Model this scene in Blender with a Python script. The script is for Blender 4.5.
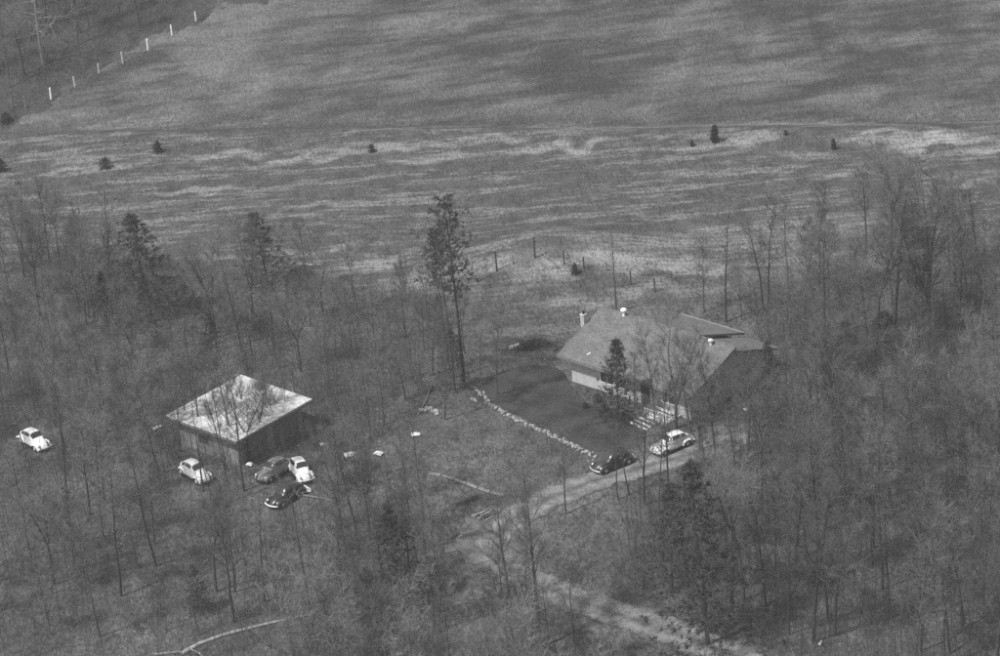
import bpy, bmesh, math, random
import numpy as np
from mathutils import Vector, Matrix

for o in list(bpy.data.objects):
    bpy.data.objects.remove(o)
S = bpy.context.scene
COL = S.collection
R = math.radians
rnd = random.Random(7)
rng = np.random.default_rng(11)

# ------------------------------------------------------------------ camera
PHI, RHO, DIST, FPX = R(25.0), R(5.0), 262.0, 2778.0
r0 = np.array([1.0, 0, 0]); u0 = np.array([0, math.sin(PHI), math.cos(PHI)])
FW = np.array([0, math.cos(PHI), -math.sin(PHI)])
RT = math.cos(RHO) * r0 - math.sin(RHO) * u0
UP = math.sin(RHO) * r0 + math.cos(RHO) * u0
CAM = -FW * DIST
cd = bpy.data.cameras.new('camera'); cam = bpy.data.objects.new('camera', cd); COL.objects.link(cam)
cd.sensor_width = 36; cd.lens = FPX * 36 / 1000; cd.clip_start = 1; cd.clip_end = 6000
cam.matrix_world = Matrix(((RT[0], UP[0], -FW[0], CAM[0]), (RT[1], UP[1], -FW[1], CAM[1]),
                           (RT[2], UP[2], -FW[2], CAM[2]), (0, 0, 0, 1)))
S.camera = cam

# ------------------------------------------------------------------ sky, sun, exposure
SUN_EL, SUN_AZ = R(57), math.atan2(-0.45, -0.80)      # direction towards the sun in the ground plane
sv = Vector((math.cos(SUN_AZ) * math.cos(SUN_EL), math.sin(SUN_AZ) * math.cos(SUN_EL), math.sin(SUN_EL)))
W = bpy.data.worlds.new('World'); S.world = W; W.use_nodes = True
wn = W.node_tree; wn.nodes.clear()
sky = wn.nodes.new('ShaderNodeTexSky'); sky.sky_type = 'NISHITA'; sky.sun_disc = False
sky.sun_elevation = SUN_EL; sky.sun_rotation = math.pi / 2 - SUN_AZ
bw = wn.nodes.new('ShaderNodeRGBToBW'); bg = wn.nodes.new('ShaderNodeBackground'); bg.inputs[1].default_value = 0.14
wo = wn.nodes.new('ShaderNodeOutputWorld')
wn.links.new(sky.outputs[0], bw.inputs[0]); wn.links.new(bw.outputs[0], bg.inputs[0]); wn.links.new(bg.outputs[0], wo.inputs[0])
ld = bpy.data.lights.new('sun', 'SUN'); ld.energy = 2.8; ld.angle = R(3.0); ld.color = (1, 1, 1)
sun = bpy.data.objects.new('sun', ld); COL.objects.link(sun)
sun.rotation_euler = sv.to_track_quat('Z', 'Y').to_euler()
S.view_settings.view_transform = 'Standard'; S.view_settings.look = 'None'
S.view_settings.exposure = 0.97; S.view_settings.gamma = 1.0; S.view_settings.use_curve_mapping = False
S.render.engine = 'CYCLES'; S.cycles.sample_clamp_indirect = 1.5; S.cycles.sample_clamp_direct = 5.0; S.cycles.caustics_reflective = False; S.cycles.caustics_refractive = False; S.cycles.use_denoising = False      # keep the fine twigs and a trace of grain
S.render.resolution_x = 1024; S.render.resolution_y = 672

# ------------------------------------------------------------------ terrain height
_ph = [(rng.uniform(0, 6.28), rng.uniform(0, 6.28), rng.uniform(0, 3.14)) for _ in range(10)]
def vnoise(x, y, wl):
    s = 0
    for i, (a, b, t) in enumerate(_ph):
        k = 6.283 / wl * (0.55 + 0.16 * i)
        s = s + np.sin((x * math.cos(t * 2) + y * math.sin(t * 2)) * k + a) / (1 + 0.25 * i)
    return s / 4.0
def sstep(a, b, x):
    t = np.clip((x - a) / (b - a), 0, 1); return t * t * (3 - 2 * t)
def height(x, y):
    x = np.asarray(x, float); y = np.asarray(y, float)
    far = sstep(8, 30, np.abs(y + 10 - 0.0 * x))
    z = 0.22 * vnoise(x, y, 26) * sstep(6, 30, np.hypot(x - 12, y + 10)) * sstep(4, 14, np.hypot(x + 25, y + 22))
    yy = y - 55 + 0.2 * np.clip(x, -90, 90) + 1.0 * np.sin(x * 0.05)
    z = z + 26 * (1 - np.exp(-np.clip(yy, 0, None) * 0.22 / 26))
    z = z + 0.9 * vnoise(x, y, 60) * sstep(62, 100, y)
    z = z + 2.2 * np.exp(-(((x - 4.5) / 10) ** 2 + ((y - 15.5) / 6.5) ** 2))       # knoll behind the house
    z = z + 0.5 * np.exp(-(((yy + 5) / 3.0) ** 2))           # berm at the foot of the hill
    z = z - 0.4 * np.exp(-((yy / 2.0) ** 2))
    return z
def at(px, py, dz=0.0):
    """photograph pixel -> the point of the terrain (raised by dz) that shows there"""
    d = FW * FPX + RT * (px - 500) + UP * (328 - py); d = d / np.linalg.norm(d)
    t = np.arange(120, 1500, 1.0)
    P = CAM[None, :] + t[:, None] * d[None, :]
    below = P[:, 2] < height(P[:, 0], P[:, 1]) + dz
    i = int(np.argmax(below)) if below.any() else len(t) - 1
    a, b = t[max(i - 1, 0)], t[i]
    for _ in range(18):
        m = (a + b) / 2; p = CAM + m * d
        if p[2] < height(p[0], p[1]) + dz: b = m
        else: a = m
    return CAM + b * d
def poly(pts): return np.array([at(*p)[:2] for p in pts])
def inside(P, x, y):
    x = np.asarray(x); y = np.asarray(y); r = np.zeros(x.shape, bool); n = len(P)
    for i in range(n):
        (x1, y1), (x2, y2) = P[i], P[(i + 1) % n]
        c = ((y1 > y) != (y2 > y)) & (x < (x2 - x1) * (y - y1) / (y2 - y1 + 1e-12) + x1)
        r ^= c
    return r
def dist_line(P, x, y):
    x = np.asarray(x); y = np.asarray(y); best = np.full(x.shape, 1e9)
    for i in range(len(P) - 1):
        a, b = P[i], P[i + 1]; v = b - a; L = v @ v + 1e-9
        t = np.clip(((x - a[0]) * v[0] + (y - a[1]) * v[1]) / L, 0, 1)
        best = np.minimum(best, np.hypot(x - a[0] - t * v[0], y - a[1] - t * v[1]))
    return best
def smooth_line(P, k=3):
    P = np.array(P, float)
    for _ in range(k):
        Q = [P[0]]
        for i in range(len(P) - 1):
            Q += [P[i] * .75 + P[i + 1] * .25, P[i] * .25 + P[i + 1] * .75]
        Q.append(P[-1]); P = np.array(Q)
    return P

# ------------------------------------------------------------------ materials
class NT:
    def __init__(s, name, rough=0.9, spec=0.2):
        s.m = bpy.data.materials.new(name); s.m.use_nodes = True; s.t = s.m.node_tree
        s.b = s.t.nodes['Principled BSDF']; s.b.inputs['Roughness'].default_value = rough
        s.b.inputs['Specular IOR Level'].default_value = spec
        s.co = s.t.nodes.new('ShaderNodeTexCoord').outputs['Object']
    def n(s, ty, **kw):
        x = s.t.nodes.new(ty)
        for k, v in kw.items(): setattr(x, k, v)
        return x
    def set(s, sock, v):
        if isinstance(v, (int, float)): sock.default_value = v
        else: s.t.links.new(v, sock)
    def mapping(s, scale=(1, 1, 1), rot=(0, 0, 0)):
        m = s.n('ShaderNodeMapping'); m.inputs['Scale'].default_value = scale; m.inputs['Rotation'].default_value = rot
        s.t.links.new(s.co, m.inputs[0]); return m.outputs[0]
    def noise(s, scale, detail=3, rough=.55, vec=None):
        x = s.n('ShaderNodeTexNoise'); x.inputs['Scale'].default_value = scale; x.inputs['Detail'].default_value = detail
        x.inputs['Roughness'].default_value = rough; s.t.links.new(vec or s.co, x.inputs['Vector']); return x.outputs['Fac']
    def ramp(s, v, a, b, lo=0.0, hi=1.0):
        x = s.n('ShaderNodeMapRange'); x.interpolation_type = 'SMOOTHSTEP'
        for i, q in enumerate((v, a, b, lo, hi)): s.set(x.inputs[i], q)
        return x.outputs[0]
    def math(s, op, a, b=0.0):
        x = s.n('ShaderNodeMath', operation=op); s.set(x.inputs[0], a); s.set(x.inputs[1], b); return x.outputs[0]
    def mix(s, f, a, b):
        x = s.n('ShaderNodeMix'); s.set(x.inputs[0], f); s.set(x.inputs[2], a); s.set(x.inputs[3], b); return x.outputs[0]
    def color(s, v):
        if isinstance(v, (int, float)): s.b.inputs['Base Color'].default_value = (v, v, v, 1); return
        c = s.n('ShaderNodeCombineColor')
        for i in range(3): s.t.links.new(v, c.inputs[i])
        s.t.links.new(c.outputs[0], s.b.inputs['Base Color'])
    def bump(s, v, strength, dist):
        x = s.n('ShaderNodeBump'); x.inputs['Strength'].default_value = strength; x.inputs['Distance'].default_value = dist
        s.t.links.new(v, x.inputs['Height']); s.t.links.new(x.outputs[0], s.b.inputs['Normal'])
def mat(name, c, var=.25, scale=4.0, rough=.9, spec=.2, metal=0.0, rnd_amt=0.0):
    t = NT(name, rough, spec); n = t.noise(scale, 4)
    v = t.ramp(n, .3, .7, c * (1 - var), c * (1 + var))
    if rnd_amt:
        oi = t.n('ShaderNodeObjectInfo').outputs['Random']
        v = t.math('MULTIPLY', v, t.ramp(oi, 0, 1, 1 - rnd_amt, 1 + rnd_amt))
    t.color(v); t.b.inputs['Metallic'].default_value = metal
    return t.m

M = {}
M['bark'] = mat('bark', .05, .35, 3, rnd_amt=.35)
M['sapling'] = mat('sapling', .075, .3, 2)
M['twig'] = mat('twig', .115, .25, 1.5, rnd_amt=.3)
M['pale_bark'] = mat('pale_bark', .26, .4, 3)
M['pale_twig'] = mat('pale_twig', .17, .25, 2)
M['needle'] = mat('needle', .04, .35, 2.5, rnd_amt=.15)
M['brush'] = mat('brush', .12, .35, .6)
M['drygrass'] = mat('drygrass', .15, .4, .5)
M['stone'] = mat('stone', .2, .5, 5, rnd_amt=.45)
M['whitewood'] = mat('whitewood', .55, .3, 6, rnd_amt=.3)
M['darkwood'] = mat('darkwood', .045, .3, 6)
M['greywood'] = mat('greywood', .14, .35, 5, rnd_amt=.2)
M['wire'] = mat('wire', .2, .1)
M['wall'] = mat('wall', .36, .10, 2.0)
M['shedwall'] = mat('shedwall', .19, .3, 1.2)
M['gutter'] = mat('gutter', .2, .2, 3)
M['trim'] = mat('trim', .13, .2, 3)
M['white'] = mat('white', .72, .06, 5, rough=.5, spec=.4)
M['dark'] = mat('dark', .02, .2, 3)
M['glass'] = mat('glass', .025, .1, 2, rough=.12, spec=.6)
M['concrete'] = mat('concrete', .38, .2, 2)
M['brick'] = mat('brick', .34, .25, 7)
M['scrap'] = mat('scrap', .62, .25, 3, rough=.55)
M['tyre'] = mat('tyre', .022, .2, 5)
M['chrome'] = mat('chrome', .75, .05, 5, rough=.25, metal=.7)
M['rim'] = mat('rim', .4, .2, 5, rough=.5)
M['under'] = mat('under', .02, .2, 5)
M['seatcloth'] = mat('seatcloth', .06, .2, 5)
for nm, c in (('paint_white', .72), ('paint_dark', .022), ('paint_grey', .17), ('paint_offwhite', .46), ('paint_black', .016)):
    t = NT(nm, .34, .5)
    t.color(t.ramp(t.noise(3.5, 5), .3, .7, c * .68, c * 1.06))
    t.b.inputs['Coat Weight'].default_value = .25; t.b.inputs['Coat Roughness'].default_value = .2
    M[nm] = t.m

# asphalt shingles of the house: courses and tabs are far below a pixel apart
t = NT('shingles', .95, .1)
br = t.n('ShaderNodeTexBrick'); t.t.links.new(t.co, br.inputs['Vector'])
for k, v in (('Scale', 1.0), ('Mortar Size', .012), ('Brick Width', .33), ('Row Height', .17), ('Bias', 0.0)): br.inputs[k].default_value = v
br.inputs['Color1'].default_value = (.8, .8, .8, 1); br.inputs['Color2'].default_value = (1.15, 1.15, 1.15, 1); br.inputs['Mortar'].default_value = (.5, .5, .5, 1)
v = t.math('MULTIPLY', br.outputs['Color'], t.ramp(t.noise(.9, 5), .3, .7, .105, .135))
v = t.math('MULTIPLY', v, t.ramp(t.noise(9, 2), .3, .7, .88, 1.12))
t.color(v); M['shingles'] = t.m
# pale weathered roofing of the outbuilding
t = NT('roofing', .7, .3)
v = t.ramp(t.noise(1.1, 6, .65), .3, .72, .30, .52)
v = t.math('MULTIPLY', v, t.ramp(t.noise(5, 3, .6, t.mapping((.35, 3, 1))), .3, .7, .8, 1.12))
t.color(v); M['roofing'] = t.m

# ground
t = NT('ground', .95, .1)
at_ = t.n('ShaderNodeAttribute', attribute_name='cov'); sp = t.n('ShaderNodeSeparateColor'); t.t.links.new(at_.outputs['Color'], sp.inputs[0])
mead, bright, dark, hill = sp.outputs[0], sp.outputs[1], sp.outputs[2], at_.outputs['Alpha']
tall = t.mapping((1, .5, 1))
big = t.noise(.11, 4); mid = t.noise(.6, 5, .62, tall); fine = t.noise(3.2, 4, .7, tall); grain = t.noise(10, 2, .7, tall)
lit = t.ramp(t.math('ADD', t.math('MULTIPLY', mid, .45), t.math('MULTIPLY', fine, .55)), .36, .64, .036, .122)
lit = t.math('MULTIPLY', lit, t.ramp(big, .35, .65, .82, 1.2))
# meadow: mown dark grass with pale dead-grass streaks lying along the field
st = t.noise(1.0, 5, .6, t.mapping((.075, .40, .3), (0, 0, R(13))))
st2 = t.noise(1.0, 4, .65, t.mapping((.30, 1.4, .5), (0, 0, R(11))))
sm = t.ramp(t.math('ADD', t.math('MULTIPLY', st, .55), t.math('MULTIPLY', st2, .45)), .485, .60)
md = t.ramp(t.math('ADD', t.math('MULTIPLY', mid, .5), t.math('MULTIPLY', fine, .5)), .38, .62, .044, .084)
md = t.mix(t.math('MULTIPLY', t.math('MULTIPLY', sm, t.ramp(fine, .35, .6, .3, 1.0)), .78), md, .2)
# hillside: broad mottles with rows running up to the right
hs = t.noise(1.0, 6, .68, t.mapping((.045, .075, .1), (0, 0, R(-50))))
hr = t.noise(1.0, 5, .65, t.mapping((.10, .5, .4), (0, 0, R(-58))))
hv = t.ramp(t.math('ADD', t.math('MULTIPLY', hs, .55), t.math('MULTIPLY', hr, .45)), .40, .61, .042, .122)
hv = t.math('MULTIPLY', hv, t.ramp(fine, .34, .66, .8, 1.2))
fld = t.mix(hill, md, hv)
v = t.mix(mead, lit, fld)
bn = t.ramp(t.math('ADD', t.math('MULTIPLY', st2, .55), t.math('MULTIPLY', fine, .45)), .33, .58)
v = t.mix(t.math('MULTIPLY', bright, bn), v, .27)
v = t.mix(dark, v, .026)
v = t.math('MULTIPLY', v, t.ramp(grain, .32, .68, .68, 1.32))
t.color(v)
t.bump(t.math('ADD', t.math('MULTIPLY', mid, 1.6), fine), 1.0, .4)
M['ground'] = t.m
t = NT('lawn', .95, .1)
v = t.ramp(t.math('ADD', t.math('MULTIPLY', t.noise(.4, 4), .5), t.math('MULTIPLY', t.noise(5, 3, .7), .5)), .38, .62, .020, .046)
t.color(v); M['lawn'] = t.m
t = NT('drive', .95, .1)
a2 = t.n('ShaderNodeAttribute', attribute_name='track').outputs['Fac']
v = t.ramp(t.math('ADD', t.math('MULTIPLY', t.noise(.7, 5, .65), .6), t.math('MULTIPLY', t.noise(6, 4, .7), .4)), .36, .64, .07, .22)
v = t.mix(a2, v, t.math('MULTIPLY', v, .55))
t.color(v); t.bump(t.noise(4, 4, .7), .6, .15); M['drive'] = t.m

# ------------------------------------------------------------------ object helpers
def tag(o, label=None, cat=None, group=None, kind=None):
    for k, v in (('label', label), ('category', cat), ('group', group), ('kind', kind)):
        if v: o[k] = v
    return o
def empty(name, loc=(0, 0, 0), rz=0.0):
    o = bpy.data.objects.new(name, None); COL.objects.link(o); o.location = loc; o.rotation_euler = (0, 0, rz)
    o.empty_display_size = .2; return o
def link(name, me, parent=None, loc=None):
    o = bpy.data.objects.new(name, me); COL.objects.link(o)
    if parent: o.parent = parent
    if loc is not None: o.location = loc
    return o
class MB:
    def __init__(s): s.v = []; s.f = []
    def add(s, V, F):
        k = len(s.v); s.v += [tuple(p) for p in V]; s.f += [tuple(i + k for i in f) for f in F]; return s
    def box(s, a, b):
        (x0, y0, z0), (x1, y1, z1) = a, b
        return s.add([(x0, y0, z0), (x1, y0, z0), (x1, y1, z0), (x0, y1, z0), (x0, y0, z1), (x1, y0, z1), (x1, y1, z1), (x0, y1, z1)],
                     [(0, 3, 2, 1), (4, 5, 6, 7), (0, 1, 5, 4), (1, 2, 6, 5), (2, 3, 7, 6), (3, 0, 4, 7)])
    def prism(s, bot, top):
        n = len(bot)
        return s.add(list(bot) + list(top), [tuple(range(n))[::-1], tuple(range(n, 2 * n))] + [(i, (i + 1) % n, (i + 1) % n + n, i + n) for i in range(n)])
    def tube(s, pts, rad, sides=5, cap=True):
        P = [Vector(p) for p in pts]; n = len(P); V = []
        d0 = (P[-1] - P[0]); ref = Vector((0, 0, 1)) if abs(d0.normalized().z) < .9 else Vector((1, 0, 0))
        for i in range(n):
            d = (P[min(i + 1, n - 1)] - P[max(i - 1, 0)]).normalized()
            a = d.cross(ref); a = a.normalized() if a.length > 1e-5 else Vector((1, 0, 0)); b = d.cross(a)
            r = rad[i] if hasattr(rad, '__len__') else rad
            for k in range(sides):
                t_ = 2 * math.pi * k / sides; V.append(P[i] + (a * math.cos(t_) + b * math.sin(t_)) * r)
        F = [(i * sides + k, i * sides + (k + 1) % sides, (i + 1) * sides + (k + 1) % sides, (i + 1) * sides + k) for i in range(n - 1) for k in range(sides)]
        if cap: F += [tuple(range(sides))[::-1], tuple(range((n - 1) * sides, n * sides))]
        return s.add(V, F)
    def ball(s, c, r, seg=8, rings=5, jit=0.0, rn=rnd):
        V = []; F = []; r = (r, r, r) if not hasattr(r, '__len__') else r
        for i in range(rings + 1):
            a = math.pi * i / rings
            for k in range(seg):
                b = 2 * math.pi * k / seg; j = 1 + rn.uniform(-jit, jit)
                V.append((c[0] + r[0] * math.sin(a) * math.cos(b) * j, c[1] + r[1] * math.sin(a) * math.sin(b) * j, c[2] + r[2] * math.cos(a) * j))
        for i in range(rings):
            for k in range(seg):
                F.append((i * seg + k, (i + 1) * seg + k, (i + 1) * seg + (k + 1) % seg, i * seg + (k + 1) % seg))
        return s.add(V, F)
    def mesh(s, name, m, smooth=False):
        me = bpy.data.meshes.new(name); me.from_pydata(s.v, [], s.f); me.materials.append(m)
        if smooth: me.shade_smooth()
        me.update(); return me
    def build(s, name, m, parent=None, smooth=False):
        return link(name, s.mesh(name, m, smooth), parent)
def grid_mesh(name, V, F, m, smooth=True):
    me = bpy.data.meshes.new(name)
    V = np.ascontiguousarray(V, np.float32); F = np.ascontiguousarray(F, np.int32); k = F.shape[1]
    me.vertices.add(len(V)); me.vertices.foreach_set('co', V.ravel())
    me.loops.add(F.size); me.loops.foreach_set('vertex_index', F.ravel())
    me.polygons.add(len(F)); me.polygons.foreach_set('loop_start', np.arange(0, F.size, k, dtype=np.int32))
    me.update(calc_edges=True); me.validate()
    if smooth: me.shade_smooth()
    me.materials.append(m); return me

# ------------------------------------------------------------------ map of the place (pixel outlines turned into ground outlines)
FIELD = poly([(-500, -200), (1500, -200), (1500, 205), (1000, 222), (900, 245), (760, 272), (640, 278), (540, 262), (480, 288), (420, 296), (330, 286), (200, 262), (100, 256), (0, 266), (-500, 290)])
TOPWOOD = poly([(-500, -250), (330, -250), (265, 0), (215, 12), (165, 32), (135, 48), (103, 66), (75, 86), (52, 103), (25, 112), (0, 128), (-500, 260)])
KNOLL = poly([(440, 300), (490, 278), (540, 256), (640, 272), (720, 300), (640, 312), (600, 306), (560, 352), (500, 372), (460, 352)])
YARD = poly([(390, 440), (470, 385), (560, 350), (700, 395), (780, 430), (700, 475), (640, 515), (560, 560), (480, 545), (420, 500)])
LOWCLEAR = poly([(-200, 560), (60, 520), (200, 500), (330, 520), (300, 600), (250, 700), (-200, 720)])
LAWN = smooth_line(poly([(476, 388), (500, 372), (540, 362), (566, 372), (576, 400), (620, 412), (650, 425), (640, 448), (612, 452), (588, 450), (556, 434), (530, 420), (505, 410), (488, 399)]), 2)
HOUSE_C = at(660, 375)[:2]; GAR_C = at(236, 425)[:2]
DRIVE_C = smooth_line(poly([(735, 440), (690, 455), (640, 468), (590, 482), (545, 500), (505, 522), (490, 548), (510, 572), (555, 592), (610, 612), (680, 635), (760, 668), (860, 705)]), 3)
DRIVE_W = 1.65
SPUR = smooth_line(poly([(505, 530), (470, 545), (430, 556), (385, 566)]), 2)

# ------------------------------------------------------------------ ground sheet
def axis(lo, hi, step, far):
    a = list(np.arange(lo, hi + 1e-6, step)); g = step; x = lo; L = []
    while x > -far: g *= 1.35; x -= g; L.append(x)
    g = step; x = a[-1]; H = []
    while x < far: g *= 1.35; x += g; H.append(x)
    return np.array(L[::-1] + a + H)
gx = axis(-72, 76, .42, 2600); gy = axis(-62, 135, .42, 2600)
GX, GY = np.meshgrid(gx, gy)
GZ = height(GX, GY)
nx, ny = len(gx), len(gy)
I = np.arange(nx * ny).reshape(ny, nx)
gme = grid_mesh('ground', np.stack([GX, GY, GZ], -1).reshape(-1, 3), np.stack([I[:-1, :-1], I[:-1, 1:], I[1:, 1:], I[1:, :-1]], -1).reshape(-1, 4), M['ground'])
wx = GX + 1.3 * vnoise(GX + 40, GY, 7); wy = GY + 1.8 * vnoise(GX, GY + 90, 6)
cov = np.zeros((ny, nx, 4), np.float32)
mead = (inside(FIELD, wx, wy) & ~inside(TOPWOOD, wx, wy)).astype(float)
mead[(GX < -120) | (GX > 130)] = 1
kn = inside(KNOLL, wx, wy)
mead = np.maximum(mead, .55 * kn)
cov[..., 0] = mead
cov[..., 3] = sstep(-3, 5, GY - 55 + .2 * np.clip(GX, -90, 90) + np.sin(GX * .05)) * inside(FIELD, GX, GY)
def ell(px, py, rx, ry, amt, ch, ang=0.0):
    c = at(px, py)[:2]; sx = rx / 9.8; sy = ry / 9.8 / math.sin(PHI)
    ca, sa = math.cos(ang + RHO * 0), math.sin(ang)
    dx, dy = wx - c[0], wy - c[1]; a = (dx * ca + dy * sa) / sx; b = (-dx * sa + dy * ca) / sy
    cov[..., ch] = np.maximum(cov[..., ch], amt * np.clip(1.35 - (a * a + b * b), 0, 1))
# pale bare / dead-grass patches and the worn band along the foot of the hill
for e in [(930, 142, 40, 8, 1), (880, 134, 40, 4, .6), (985, 150, 30, 5, .7), (740, 141, 45, 5, .75), (680, 148, 25, 4, .6), (560, 147, 55, 5, .7), (480, 141, 60, 4, .65), (420, 160, 45, 4, .6),
          (370, 150, 50, 5, .7), (300, 160, 60, 5, .65), (230, 155, 40, 5, .6), (95, 168, 45, 4, .75), (85, 160, 35, 7, .5), (200, 190, 60, 3, .6), (330, 205, 60, 3, .5),
          (640, 262, 60, 8, .8), (560, 262, 40, 7, .8), (690, 268, 40, 7, .7), (480, 268, 40, 8, .7), (430, 280, 50, 10, .55), (380, 262, 50, 6, .55), (300, 252, 60, 4, .5),
          (805, 157, 30, 4, .5), (850, 175, 30, 5, .45), (960, 183, 40, 4, .5), (890, 262, 40, 8, .5), (800, 255, 40, 7, .4), (230, 66, 40, 18, .15), (190, 60, 30, 12, .15), (250, 80, 30, 10, .15),
          (440, 20, 70, 12, .25), (740, 30, 40, 16, .25), (880, 40, 60, 10, .25), (700, 60, 30, 20, .2),
          (445, 420, 40, 12, .2), (460, 455, 45, 14, .2), (640, 290, 45, 5, .5), (580, 302, 30, 6, .55), (540, 350, 40, 6, .3), (690, 290, 40, 4, .3), (330, 300, 40, 8, .25), (520, 395, 20, 3, .2)]:
    ell(*e, 1)
cov[..., 1] = np.maximum(cov[..., 1], .35 * np.clip(1.3 - dist_line(poly([(540, 262), (600, 250), (700, 238), (860, 226)]), wx, wy) / 3, 0, 1))
track = smooth_line(poly([(-40, 150), (100, 140), (250, 128), (400, 124), (520, 123), (620, 124), (720, 119), (830, 117), (900, 121), (960, 130), (1060, 140)]), 2)
dt = dist_line(track, GX, GY + .4 * vnoise(GX, GY, 5))
cov[..., 2] = np.maximum(cov[..., 2], .5 * np.exp(-((dt / .9) ** 2)) * (GX > -40))
dt2 = dist_line(track + np.array([0, .0]), GX, GY + 1.6)
cov[..., 1] = np.maximum(cov[..., 1], .45 * np.exp(-((dt2 / .7) ** 2)) * (GX > 5))
for P_, w_, a_ in (([(815, -10), (812, 15), (820, 30), (828, 50)], 1.0, .6), ([(735, 20), (722, 45), (700, 80), (680, 105)], 2.2, .4), ([(960, 40), (945, 62), (935, 85)], 2.0, .35), ([(870, 70), (800, 90)], 2.0, .25),
                   ([(640, 30), (610, 70), (600, 110)], 3.0, .3), ([(510, 20), (470, 50), (450, 100)], 3.0, .3), ([(900, -5), (880, 40), (850, 75)], 1.6, .35), ([(760, -10), (745, 30), (730, 60)], 1.4, .4), ([(980, 60), (930, 90), (880, 100)], 1.4, .35), ([(590, -5), (560, 40), (545, 80)], 1.8, .3), ([(300, 20), (255, 50), (230, 85)], 1.6, .35), ([(340, 60), (300, 85), (280, 110)], 1.4, .3), ([(400, 0), (330, 40), (260, 60)], 3.0, .25)):
    dl = dist_line(smooth_line(poly(P_), 2), wx, wy); cov[..., 2] = np.maximum(cov[..., 2], a_ * np.exp(-(dl / w_) ** 2))
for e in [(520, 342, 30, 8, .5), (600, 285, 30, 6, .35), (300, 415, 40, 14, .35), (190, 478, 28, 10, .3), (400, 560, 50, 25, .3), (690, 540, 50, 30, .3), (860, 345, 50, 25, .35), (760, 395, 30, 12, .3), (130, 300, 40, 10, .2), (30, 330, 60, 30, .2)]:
    ell(*e, 2)  # darkened ground patches; the one right of the outbuilding paints in its shadow
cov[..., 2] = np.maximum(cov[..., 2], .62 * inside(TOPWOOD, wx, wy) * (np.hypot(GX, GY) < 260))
ca = gme.color_attributes.new('cov', 'FLOAT_COLOR', 'POINT'); ca.data.foreach_set('color', cov.reshape(-1))
tag(link('ground', gme), kind='structure')

def sheet(name, inside_fn, bbox, step, lift, m, attr=None):
    x = np.arange(bbox[0], bbox[2], step); y = np.arange(bbox[1], bbox[3], step); X, Y = np.meshgrid(x, y)
    cx = X[:-1, :-1] + step / 2; cy = Y[:-1, :-1] + step / 2
    keep = inside_fn(cx, cy)
    J = np.arange(X.size).reshape(X.shape)
    F = np.stack([J[:-1, :-1], J[:-1, 1:], J[1:, 1:], J[1:, :-1]], -1)[keep]
    used, inv = np.unique(F, return_inverse=True)
    V = np.stack([X, Y, height(X, Y) + lift], -1).reshape(-1, 3)[used]
    me = grid_mesh(name, V, inv.reshape(-1, 4), m)
    if attr:
        a = me.attributes.new(attr[0], 'FLOAT', 'POINT'); a.data.foreach_set('value', attr[1](V[:, 0], V[:, 1]).astype(np.float32))
    return tag(link(name, me), kind='structure')
b = (LAWN.min(0) - 1).tolist() + (LAWN.max(0) + 1).tolist()
sheet('lawn', lambda x, y: inside(LAWN, x + .25 * vnoise(x, y, 2.5), y + .25 * vnoise(y, x, 2.5)), b, .13, .030, M['lawn'])
b = (DRIVE_C.min(0) - 4).tolist() + (DRIVE_C.max(0) + 4).tolist(); b[3] += 3
PARK = at(690, 452)[:2]; TURN = at(492, 540)[:2]
def in_drive(x, y):
    n = .3 * vnoise(x, y, 3) + .4 * vnoise(y * .5, x, 1.1)
    d = np.minimum(dist_line(DRIVE_C, x, y), dist_line(SPUR, x, y) + 1.3)
    d = np.minimum(d, np.hypot((x - PARK[0]) * .6, y - PARK[1]) - 1.4)
    d = np.minimum(d, np.hypot((x - TURN[0]), (y - TURN[1]) * .6) - 1.3)
    return d + n < DRIVE_W
def drv_track(x, y):
    d = dist_line(DRIVE_C, x, y); return np.clip(np.exp(-(d / .38) ** 2) * 1.0 + sstep(1.0, 1.7, d) * .9 + .25 * vnoise(x, y, 2.5), 0, 1)
sheet('driveway', in_drive, b, .16, .045, M['drive'], ('track', drv_track))

# ------------------------------------------------------------------ house
def frame_from(pA, pB, dz):
    A, B = at(*pA, dz), at(*pB, dz); d = B - A
    return A, math.atan2(d[1], d[0]), float(np.hypot(d[0], d[1]))
A, rz, HL = frame_from((557, 355), (691, 398), 2.75)
H = empty('house', (A[0], A[1], 0), rz)
tag(H, 'long low house with grey shingled gable roof above the dark lawn', 'house')
HD, ZE, ZR, TH = 6.4, 2.75, 5.05, .16          # half depth, eave and ridge heights
sl = (ZR - ZE) / HD
def slab(x0, x1, y0, z0, y1, z1, th=TH):
    return MB().prism([(x0, y0, z0 - th), (x1, y0, z0 - th), (x1, y1, z1 - th), (x0, y1, z1 - th)], [(x0, y0, z0), (x1, y0, z0), (x1, y1, z1), (x0, y1, z1)])
xa, xb = .25 * HL, .73 * HL
RF = slab(0, HL, 0, ZE, HD, ZR).build('roof', M['shingles'], H)
slab(xa, xb, HD, ZR, 2 * HD, ZE).build('rear_roof', M['shingles'], H)
slab(xb + .003, HL, HD, ZR - .38, 2 * HD, ZE - .38).build('lower_rear_roof', M['shingles'], H)
MB().box((xb + .01, HD - .12, ZR - .6), (HL - .02, HD - .003, ZR - .05)).build('clerestory_band', M['trim'], H)
MB().box((-.03, -.04, ZE - .24), (HL + .03, -.003, ZE - .03)).build('fascia', M['trim'], H)
for x0 in (-.045, HL + .003):
    MB().prism([(x0, -.04, ZE - .24), (x0 + .042, -.04, ZE - .24), (x0 + .042, HD, ZR - .2), (x0, HD, ZR - .2)], [(x0, -.04, ZE + .02), (x0 + .042, -.04, ZE + .02), (x0 + .042, HD, ZR + .03), (x0, HD, ZR + .03)]).build('rake_board', M['trim'], H)
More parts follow.
